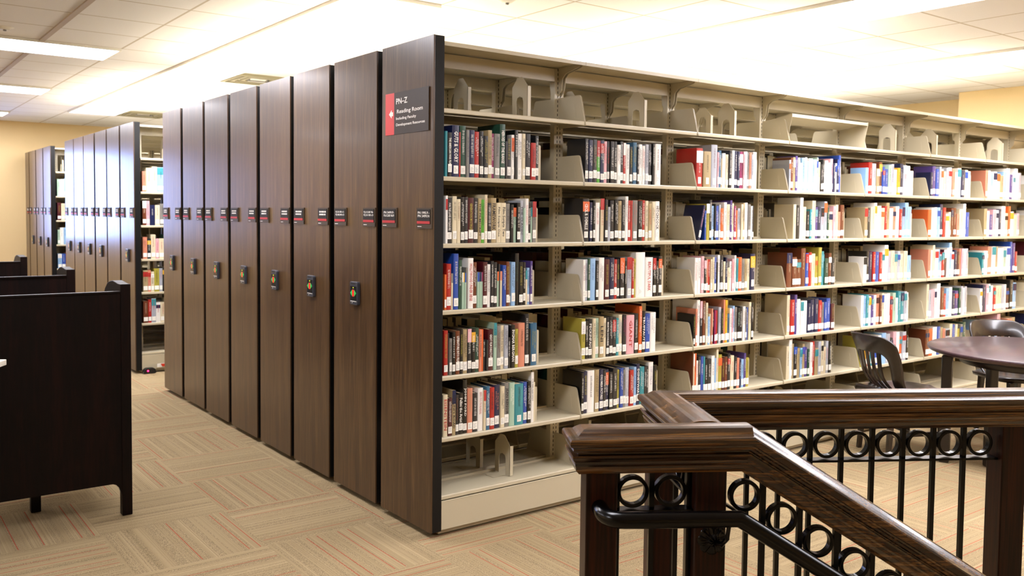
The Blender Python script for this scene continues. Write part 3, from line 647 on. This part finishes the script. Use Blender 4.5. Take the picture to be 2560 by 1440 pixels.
FAR = {3: ['Ln BvWWSWSWWRWgRDDNWWPNWNB', 'CKWDKACvNRVECPCsn', 'nnnnBRCyyAEnD', 'CRvWWWNNNRGBBM', 'CWKDTNDvEWRRRCCLK'],
       4: ['DRLTnBBgLWYNDWW', 'TDBWWCRTWsWRSDS', 'WKNRBRWWLDCLCYK', 'RKAWvWsnCWWRgWAALW', 'yYsABWYLDRWODK'],
       5: ['NvBBWCLNsWWNCW', 'OWWBNRMCnnsNWB', 'sYCWSDRMWSWNMsPWL', 'CBPWDnRSWNvELDO', 'nOWBRsLCBCyGE'],
       6: ['sWSRBTSNvWWR', 'TWvPWNWCOWCN', 'AWsWTRWgNBvR', 'WNPMWRCCLWMKS', 'SBWSRMgsR'],
       7: ['WCSWNRL', 'CWGWRBWT', 'MWCWLRS', 'CTGWMWK', 'NRCWGW']}
SPAN = {3: [(2.84, .60), (2.90, .60), (2.84, .56), (2.86, .55), (2.86, .53)]}
rf = random.Random(21)
for k, rows in FAR.items():
    for row, s in enumerate(rows, 1):
        s = s.replace(' ', ''); xa, sp = SPAN.get(k, [(JX[k]+.025, .66 if k < 7 else .5)]*5)[row-1]
        ws = [rf.uniform(.8, 1.5) for _ in s]
        if k == 3 and row == 3: ws[:4] = [1.7, 1.5, 1.6, 1.5]
        tot = sum(ws); x = xa+(.0 if k == 3 else rf.uniform(0, .02)); z = SHT[row]+.0006
        for i, c_ in enumerate(s):
            if c_ in 'KRNBMVYDO' and rf.random() < .38: c_ = rf.choice('WWCLSTP')  # overexposed wash put into the colours: some strong covers turned pale
            w = sp*ws[i]/tot; h = rf.choice((.205, .22, .225, .23, .235, .24, .19)); 
            if rf.random() < .1: h = rf.uniform(.26, .285)
            stuff_book(x, w, h, c_+'k', z, .028+rf.choice((0, .003, .006)), r=rf); x += w
        end_bookend(x+.002, SHT[row]+.0003, .19, 'cream bookend closing the %s book shelf of the %s bay' % (ROWN[row], BAYN[k]))
# open aisle and far run
for yb, rows in ((5.470, ['sCCSCNmKDWRN', 'nPNCGMDKRWBN', 'sDCPCEnCYRKW', 'TsCyLKDDKRWC', 'nRLWCCDKWBRC']), (9.74, ['gWSvPRNKCWBR', 'MCvORKWBNCSD', 'gWSWNRCKDWBM', 'SBnBWKRNCDWS', 'nRCWKDBNWSCR'])):
    for row, s in enumerate(rows, 1):
        x = .085; z = SHT[row]+.0006
        for i, c_ in enumerate(s):
            w = rf.uniform(.028, .052); h = rf.choice((.2, .215, .23, .24))
            if yb < 6 and row == 1 and i in (1, 2, 3): w = (.055, .05, .07)[i-1]; h = (.235, .25, .245)[i-1]
            stuff_book(x, w, h, c_+'k', z, .03, ybase=yb, r=rf); x += w
# rear rows glimpsed through the open shelves of the nearest units
for yb in (0, PY[1], PY[2]):
    for k in range(8):
        for row in range(1, 6):
            if yb == 0 or True:
                x = JX[k]+.03; z = SHT[row]+.0006; lim = JX[k+1]-rf.uniform(.02, .22)
                while x < lim:
                    w = rf.uniform(.02, .05); h = rf.uniform(.19, .255)
                    stuff_book(x, w, h, rf.choice('nTCMKDGEnTC')+'k', z, .03, back=(yb == 0), ybase=yb, r=rf, label=False) if yb == 0 else SF.box(x, x+w-.001, yb+.03, yb+.2, z, z+h, sidx(BM[rf.choice('KDMNnE')]))
                    x += w
o = SF.build('books', SMATS, fix=False); tag(o, 'remaining library books on the farther bays, the open aisle and the rear shelves', 'books', 'books on the farther shelves', 'stuff')
# ================================================================== STAIR RAILING
rail = tag(empty('stair_railing', tuple(RO), RA), 'dark oak and black iron stair railing in the right foreground with ring pattern', 'railing')
ZR = 1.045; SL = .63
HALF = [(0, .024), (.018, .0235), (.030, .021), (.040, .014), (.047, .008), (.054, .005), (.062, .0045), (.067, .003), (.070, -.001), (.0705, -.010), (.068, -.015), (.062, -.0175), (.0605, -.022), (.0625, -.025), (.060, -.030),
        (.050, -.032), (.047, -.034), (.0475, -.037), (.053, -.0385), (.062, -.0385), (.0635, -.043), (.060, -.050), (.056, -.055), (.055, -.060), (.0565, -.062), (.054, -.068), (.0525, -.078), (.048, -.083), (.044, -.088)]
def sweep_cap(path, name, hip0=False, hip1=False):
    prof = [(-h, v) for h, v in HALF[::-1]] + [(h, v) for h, v in HALF[1:]]
    P = [Vector(p) for p in path]; n = len(P); m = MB(); np_ = len(prof)
    dirs = [(P[i+1]-P[i]).normalized() for i in range(n-1)]; Z = Vector((0, 0, 1)); rings = []
    for i in range(n):
        a = dirs[max(i-1, 0)]; b = dirs[min(i, n-2)]; mn = (a+b).normalized()
        side = Z.cross(Vector((a.x, a.y, 0)).normalized()).normalized(); up = a.cross(side).normalized()
        if up.z < 0: up = -up
        ring = []
        for h, v in prof:
            q = P[i]+side*h+up*v
            q = q + a*(((P[i]-q).dot(mn))/a.dot(mn))
            if hip0 and i == 0: q = q - a*abs(h)
            if hip1 and i == n-1: q = q + b*abs(h)
            ring.append(q)
        rings.append(ring)
    vs = [q for r_ in rings for q in r_]; fs = []
    for i in range(n-1):
        for j in range(np_): fs.append((i*np_+j, i*np_+(j+1) % np_, (i+1)*np_+(j+1) % np_, (i+1)*np_+j))
    for base in (0, (n-1)*np_):                           # mitred return: join left and right profile points
        k = np_//2
        for j in range(k): fs.append((base+j, base+j+1, base+np_-2-j, base+np_-1-j) if j+1 != np_-2-j else (base+j, base+j+1, base+np_-1-j))
    m.add(vs, fs)
    return m.build(name, M['railwood'], rail)
BRK = .470
sweep_cap([(.070, .070, ZR), (BRK, .070, ZR), (BRK+2.1, .070, ZR-SL*2.1)], 'rail_cap', hip0=True)
sweep_cap([(.373, .105, ZR), (.373, .494, ZR), (2.9, .494, ZR)], 'rail_cap')
def post(s, t, z0=0, ztop=.960, wd=.08):
    m = MB(); a = wd/2; m.box(s-a, s+a, t-a, t+a, z0+.001, ztop); m.build('post', M['postwood'], rail, bevel=.003)
post(.0855, .070); post(.368, .070); post(.3585+.003, .490); post(1.483, .494); post(2.6, .494)
post(BRK+1.95, .070, -1.3, ZR-SL*1.95-.09)
def bal(s, t, z0, z1, w=.0067):
    m = MB(); m.box(s-w, s+w, t-w, t+w, z0, z1); m.build('baluster', M['iron'], rail)
def ring(s, t, z, ro=.0415, ri=.0315, w=.011, yaw=False):
    m = MB(); n = 40; vs = []; fs = []
    for k in range(n):
        a = 2*PI*k/n
        for r_, o in ((ro, -w), (ro, w), (ri, w), (ri, -w)):
            c, z_ = r_*math.cos(a), z+r_*math.sin(a)
            vs.append((s+c, t+o, z_) if not yaw else (s+o, t+c, z_))
    for k in range(n):
        for j in range(4): fs.append((k*4+j, k*4+(j+1) % 4, ((k+1) % n)*4+(j+1) % 4, ((k+1) % n)*4+j))
    m.add(vs, fs, 0, False); m.build('ring', M['iron'], rail, bevel=.0015)
def flat(path, wd=.019, th=.007):
    m = MB()
    (s0, t0, z0), (s1, t1, z1) = path
    if abs(t0-t1) < 1e-6: m.add([(s0,t0-wd,z0-th),(s1,t0-wd,z1-th),(s1,t0+wd,z1-th),(s0,t0+wd,z0-th),(s0,t0-wd,z0),(s1,t0-wd,z1),(s1,t0+wd,z1),(s0,t0+wd,z0)], [(0,3,2,1),(4,5,6,7),(0,1,5,4),(1,2,6,5),(2,3,7,6),(3,0,4,7)])
    else: m.box(s0-wd, s0+wd, min(t0, t1), max(t0, t1), z0-th, z0)
    m.build('flat_bar', M['iron'], rail)
ZB, ZRg, CAPB = .8535, .8985, .9572
# near side, level part
flat([(.126, .070, ZB), (.328, .070, ZB)]); flat([(.126, .070, .09), (.328, .070, .09)])
for s in (.1325, .2225, .3205): bal(s, .070, .083, CAPB+.004)
ring(.1725, .070, ZRg); ring(.2715, .070, ZRg)
# near side, sloping part
zc = lambda s: .8823-SL*(s-.4683)
flat([(.409, .070, zc(.409)-.051), (BRK+1.9, .070, zc(BRK+1.9)-.051)]); flat([(.409, .070, .10-SL*(-.04)), (BRK+1.9, .070, .10-SL*1.92+.01)])
for k in range(19): 
    s = .4683+.1005*k
    if s < 2.3: ring(s, .070, zc(s))
    s2 = s+.0502
    if s2 < 2.3: bal(s2, .070, .125-SL*(s2-.45)-.01, ZR-SL*(s2-BRK)-.092)
# far side
flat([(.402, .494, ZB), (1.443, .494, ZB)]); flat([(.402, .494, .09), (1.443, .494, .09)])
flat([(1.523, .494, ZB), (2.56, .494, ZB)]); flat([(1.523, .494, .09), (2.56, .494, .09)])
for k in range(10):
    s = .4825+.1006*k; ring(s, .494, ZRg)
    if k < 9: bal(s+.0503, .494, .083, CAPB+.004)
for k in range(10):
    s = 1.58+.1006*k; ring(s, .494, ZRg); bal(s+.0503, .494, .083, CAPB+.004)
# cross piece
flat([(.364, .111, ZB), (.364, .450, ZB)]); flat([(.364, .111, .09), (.364, .450, .09)])
for k, t_ in enumerate((.164, .279, .394)):
    ring(.364, t_, ZRg, yaw=True)
for t_ in (.222, .337): bal(.364, t_, .083, CAPB+.004)
# stringer along the stairs
m = MB(); m.prism([(.41, .085), (BRK+1.9, .085-SL*1.9), (BRK+1.9, -.30-SL*1.9), (.47, -.30), (.41, -.0)], lambda p, q, w: (p, w, q), .038, .102); m.build('stringer', M['postwood'], rail)
# handrail tube with its bend into the post, rosette and bracket
path = []
for k in range(7):
    a = PI/2*k/6; path.append((.100-.040*math.sin(PI/2-a)-.0, .028-.088*0-(.088-.045)*0-.0, .865))
path = [(.0800, .031, .8700), (.0800, .008, .8700)] + [(.0800+.045*(1-math.cos(PI/2*k/6)), -.012-.045*math.sin(PI/2*k/6), .8695-.003*k/6) for k in range(7)]
path += [(.30, -.057, .865), (.410, -.057, .864), (.4105+.006, -.057, .8605), (BRK+1.85, -.057, .8605-SL*(BRK+1.85-.4165))]
m = MB(); m.tube(path, .0205, 24); hr = m.build('handrail', M['iron'], rail)
m = MB(); n = 8; pts = []; cx, cz = .373, .781; seg = 96
vs = []; rr = [0, .010, .014, .020, .030, .036, .039]
def ros_h(r_, a): 
    lobe = abs(math.cos(a*n/2)); 
    return .010*(1-(r_/.04)**2)*(.45+.55*lobe)+(.010 if r_ < .012 else 0)+.003*math.sin(a*n*2)*(r_/.04)*.4
for r_ in rr:
    for k in range(seg):
        a = 2*PI*k/seg; q = r_*(1-(.09*(1-abs(math.cos(a*n/2)))**2 if r_ > .018 else 0)*1.3)
        vs.append((cx+q*math.cos(a), .030-.002-ros_h(r_, a) if r_ < .0385 else .0295, cz+q*math.sin(a)))
fs = []
for i in range(len(rr)-1):
    for k in range(seg): fs.append((i*seg+k, i*seg+(k+1) % seg, (i+1)*seg+(k+1) % seg, (i+1)*seg+k))
m.add(vs, fs, 0, True); m.build('rosette', M['iron'], hr)
m = MB(); m.tube([(cx, .022, cz), (cx+.008, -.02, cz+.006), (cx+.012, -.045, cz+.030), (cx+.012, -.057, .848)], .0062, 10); m.build('bracket', M['iron'], hr)

# ================================================================== ROUND TABLE AND CHAIRS
tb = tag(empty('round_table', (3.99, -1.11, 0)), 'round dark wood table at the right edge in front of the bookshelves', 'table')
m = MB(); m.lathe([(0, .712), (.60, .712), (.640, .716), (.664, .726), (.670, .738), (.668, .748), (.662, .7505), (0, .7505)], 0, 0, 96); m.build('tabletop', M['tabletop'], tb)
m = MB(); m.lathe([(.42, .650), (.47, .650), (.47, .7115), (.42, .7115), (.42, .650)], 0, 0, 64); m.build('apron', M['tableedge'], tb)
for (lx, ly, lw, lr) in ((-.475, .365, .034, 20), (-.350, .135, .032, 58), (.475, -.365, .034, 20), (.350, -.135, .032, 58)):
    m = MB()
    r8 = [(math.cos(R(lr+45+90*k))*lw*1.3, math.sin(R(lr+45+90*k))*lw*1.3) for k in range(4)]
    m.prism(r8, lambda p, q, w: (lx+p, ly+q, w), .001, .7115); m.build('leg', M['tableedge'], tb, bevel=.009)
def chair(loc, rz, label):
    t = tag(empty('library_chair', (loc[0], loc[1], 0), rz), label, 'chair', 'wooden chairs at the round table')
    # saddle seat, front towards +x
    m = MB(); nx, ny = 12, 14; top = []; bot = []
    def half(u):  return (.200+.030*math.sin(PI*min(u*1.1, 1)*.75))*(1-(max(0, .1-u)/.1)**2*.25)*(1-(max(0, u-.86)/.14)**2*.35)
    for i in range(nx+1):
        u = i/nx; x = -.215+.445*u
        for j in range(ny+1):
            v = -1+2*j/ny; y = v*half(u)
            dz = -.010*math.cos(v*PI)*(1 if abs(v) < 1 else 1)*.5*math.sin(PI*u) - .006*math.exp(-((u-.42)/.3)**2)*(1-v*v) + (.006*math.exp(-(v/.18)**2) if u > .7 else 0)
            ed = .010*max(0, abs(v)-.85)/.15
            xo = x-(.03*v*v if u < .5 else -.0)*1-(.035*v*v if u > .5 else 0)*u
            top.append((xo, y, .455+dz-ed)); bot.append((xo*.985, y*.97, .422))
    vs = top+bot; W_ = ny+1; o = len(top); fs = []
    for i in range(nx):
        for j in range(ny):
            a = i*W_+j; fs.append((a, a+W_, a+W_+1, a+1)); fs.append((o+a, o+a+1, o+a+W_+1, o+a+W_))
    for j in range(ny): fs.append((j, j+1, o+j+1, o+j)); a = nx*W_+j; fs.append((a+1, a, o+a, o+a+1))
    for i in range(nx): a = i*W_; fs.append((a+W_, a, o+a, o+a+W_)); a = i*W_+ny; fs.append((a, a+W_, o+a+W_, o+a))
    m.add(vs, fs, 0, True); m.build('seat', M['chair'], t)
    # bent back: inverted U of constant thickness on a curved, raked surface
    def surf(a, z, off):                                  # a = half-width coordinate, z height
        k = a/.235; rake = -.185-.095*((z-.45)/.4)-.045*max(0, (z-.45)/.4)**2
        curve = .075*k*k+.055*max(0, 1-(z-.44)/.13)**2*(1 if z < .57 else 0)
        return (rake+curve+off, a, z)
    zt, n1 = .828, 9
    outer, inner = [], []
    for i in range(n1): z = .440+(.75-.440)*i/(n1-1); outer.append((.196+.042*math.sin(PI/2*min(1, (z-.44)/.25)), z)); inner.append((.128+.035*math.sin(PI/2*min(1, (z-.44)/.25)), .440+(.650-.440)*i/(n1-1)))
    for k in range(1, 9):
        a = PI/2*k/8; outer.append((.238-.085*(1-math.cos(a)), .75+(zt-.75-.006)*math.sin(a))); inner.append((.163-.060*(1-math.cos(a)), .650+.055*math.sin(a)))
    for k in range(1, 7): outer.append((.153*(1-k/6), zt-.006+.006*math.sin(PI/2*k/6))); inner.append((.103*(1-k/6), .705))
    O_ = outer+[(-a, z) for a, z in outer[-2::-1]]; I_ = inner+[(-a, z) for a, z in inner[-2::-1]]
    n = len(O_); m = MB()
    def strip(A, B, sm):
        vs = list(A)+list(B); m.add(vs, [(i, i+1, n+i+1, n+i) for i in range(n-1)], 0, sm)
    g = lambda L_, off: [surf(a, z, off) for a, z in L_]
    mid = lambda t_: [(oa+(ia-oa)*t_, oz+(iz-oz)*t_) for (oa, oz), (ia, iz) in zip(O_, I_)]
    for off in (-.011, .011):
        e = off*.55
        for t0, t1, o0, o1 in ((0, .06, e, off), (.06, .5, off, off), (.5, .94, off, off), (.94, 1, off, e)): strip(g(mid(t0), o0), g(mid(t1), o1), True)
    strip(g(O_, -.00605), g(O_, .00605), True); strip(g(I_, -.00605), g(I_, .00605), True)
    for q in (0, -1): m.add([surf(*O_[q], -.006), surf(*I_[q], -.006), surf(*I_[q], .006), surf(*O_[q], .006)], [(0, 1, 2, 3)])
    ob = m.build('back_frame', M['chair'], t, fix=False)
    bb = bmesh.new(); bb.from_mesh(ob.data); bmesh.ops.remove_doubles(bb, verts=bb.verts, dist=.0004); bmesh.ops.recalc_face_normals(bb, faces=bb.faces); bb.to_mesh(ob.data); bb.free()
    for k in range(5):
        a = -.108+.054*k; wv = .012; m = MB(); vs = []; N_ = 8
        for i in range(N_+1):
            z = .446+(.712-.446)*i/N_; bow = -.018*math.sin(PI*i/N_)
            for aa, off in ((a-wv, -.006), (a+wv, -.006), (a+wv, .006), (a-wv, .006)):
                p = surf(aa*(.86+.14*i/N_), z, off); vs.append((p[0]+bow, p[1], p[2]))
        fs = [(0, 1, 2, 3), (N_*4+3, N_*4+2, N_*4+1, N_*4)]
        for i in range(N_):
            for j in range(4): fs.append((i*4+j, i*4+(j+1) % 4, (i+1)*4+(j+1) % 4, (i+1)*4+j))
        m.add(vs, fs); m.build('slat', M['chair'], t)
    for sx, sy in ((-.165, -.155), (-.165, .155), (.170, -.175), (.170, .175)):
        m = MB(); a = .019; e = .014; fx, fy = sx*1.18, sy*1.06
        m.add([(fx-e, fy-e, .001), (fx+e, fy-e, .001), (fx+e, fy+e, .001), (fx-e, fy+e, .001), (sx-a, sy-a, .4215), (sx+a, sy-a, .4215), (sx+a, sy+a, .4215), (sx-a, sy+a, .4215)],
              [(0,3,2,1),(4,5,6,7),(0,1,5,4),(1,2,6,5),(2,3,7,6),(3,0,4,7)]); m.build('leg', M['chair'], t, bevel=.003)
    for sy in (-.168, .168):
        m = MB(); m.box(-.17, .175, sy-.008, sy+.008, .15, .178); m.build('stretcher', M['chair'], t)
    m = MB(); m.box(-.008, .008, -.168, .168, .155, .175); m.build('stretcher', M['chair'], t)
chair((3.49, -.44), R(-25), 'dark wooden slat back chair left of the round table, its curved back towards the railing')
chair((4.70, -.66), R(-118), 'dark wooden chair behind the round table, only its curved back rail above the tabletop')

# ================================================================== STUDY CARRELS
def carrel(y, label):
    t = tag(empty('study_carrel', (-1.64, y, 0)), label, 'desk', 'study carrels along the left edge')
    xr = .555; xl = -.555
    m = MB(); m.box(xl, xr-.05, .004, .030, .176, 1.172); m.build('privacy_panel', M['carrel'], t)
    m = MB(); m.box(xl, xr-.05, -.004, .036, 1.172, 1.183); m.build('top_edge', M['carrel'], t, bevel=.002)
    for s in (1, -1):
        a, c = (xr-.05, xr) if s > 0 else (xl-.05, xl)
        # side wing: tall at the panel, sweeping down in a curve towards the sitter
        pr = [(0, .001), (.052, .001), (.052, .15), (.075, .175), (.60, .175), (.60, .76), (.52, .78), (.44, .90), (.40, 1.05), (.372, 1.13), (.34, 1.175), (.29, 1.205), (.23, 1.222), (.17, 1.228), (.11, 1.224), (.06, 1.219), (0, 1.219)]
        pr2 = [(0, .001), (.052, .001), (.052, .55), (.60, .55), (.60, .76), (.52, .78), (.44, .90), (.40, 1.05), (.372, 1.13), (.34, 1.175), (.29, 1.205), (.23, 1.222), (.17, 1.228), (.11, 1.224), (.06, 1.219), (0, 1.219)]
        m = MB(); m.prism(pr2, lambda p, q, w: (w, p, q), a, c); m.build('side_panel', M['carrel'], t, bevel=.003)
        # curved corner gusset under the panel
        x0 = a if s > 0 else c
        m = MB(); m.prism([(0, .10), (0, .176), (-s*.045, .176), (-s*.03, .170), (-s*.012, .150), (-s*.004, .125)], lambda p, q, w: (x0+p, w, q), .004, .030); m.build('corner_gusset', M['carrel'], t)
    m = MB(); m.box(xl, xr-.05, .031, .56, .735, .760); m.build('desktop', M['carrel'], t)
    m = MB(); m.box(xl, xr-.05, .031, .30, 1.02, 1.04); m.build('shelf', M['carrel'], t)
    for x in (.15, -.42):
        m = MB(); m.box(x-.024, x+.024, .318, .362, .001, .7345); m.build('leg', M['carrel'], t, bevel=.003)
carrel(1.223, 'nearest dark wooden study carrel at the left, with its whole back panel in view')
carrel(2.590, 'dark wooden study carrel directly behind the nearest one')
carrel(4.415, 'farthest dark wooden study carrel, in front of the tan wall')
c_ = Vector((-1.722, .718, 0))-RD*.60-RP*.47
t = tag(empty('reading_stand', (c_.x, c_.y, 0), RA), 'corner of a reading stand, glare painted on its top, cut off by the left edge', 'table')
m = MB(); m.box(-.60, .60, -.47, .47, .925, .950); m.build('tabletop', [M['cream']], t, bevel=.003)  # glare is put into the top's colour
m = MB(); m.box(-.57, .57, -.44, .44, .86, .9245); m.build('apron', M['carrel'], t)
for x in (-.53, .53):
    for y in (-.40, .40):
        m = MB(); m.box(x-.03, x+.03, y-.03, y+.03, .001, .8595); m.build('leg', M['carrel'], t)
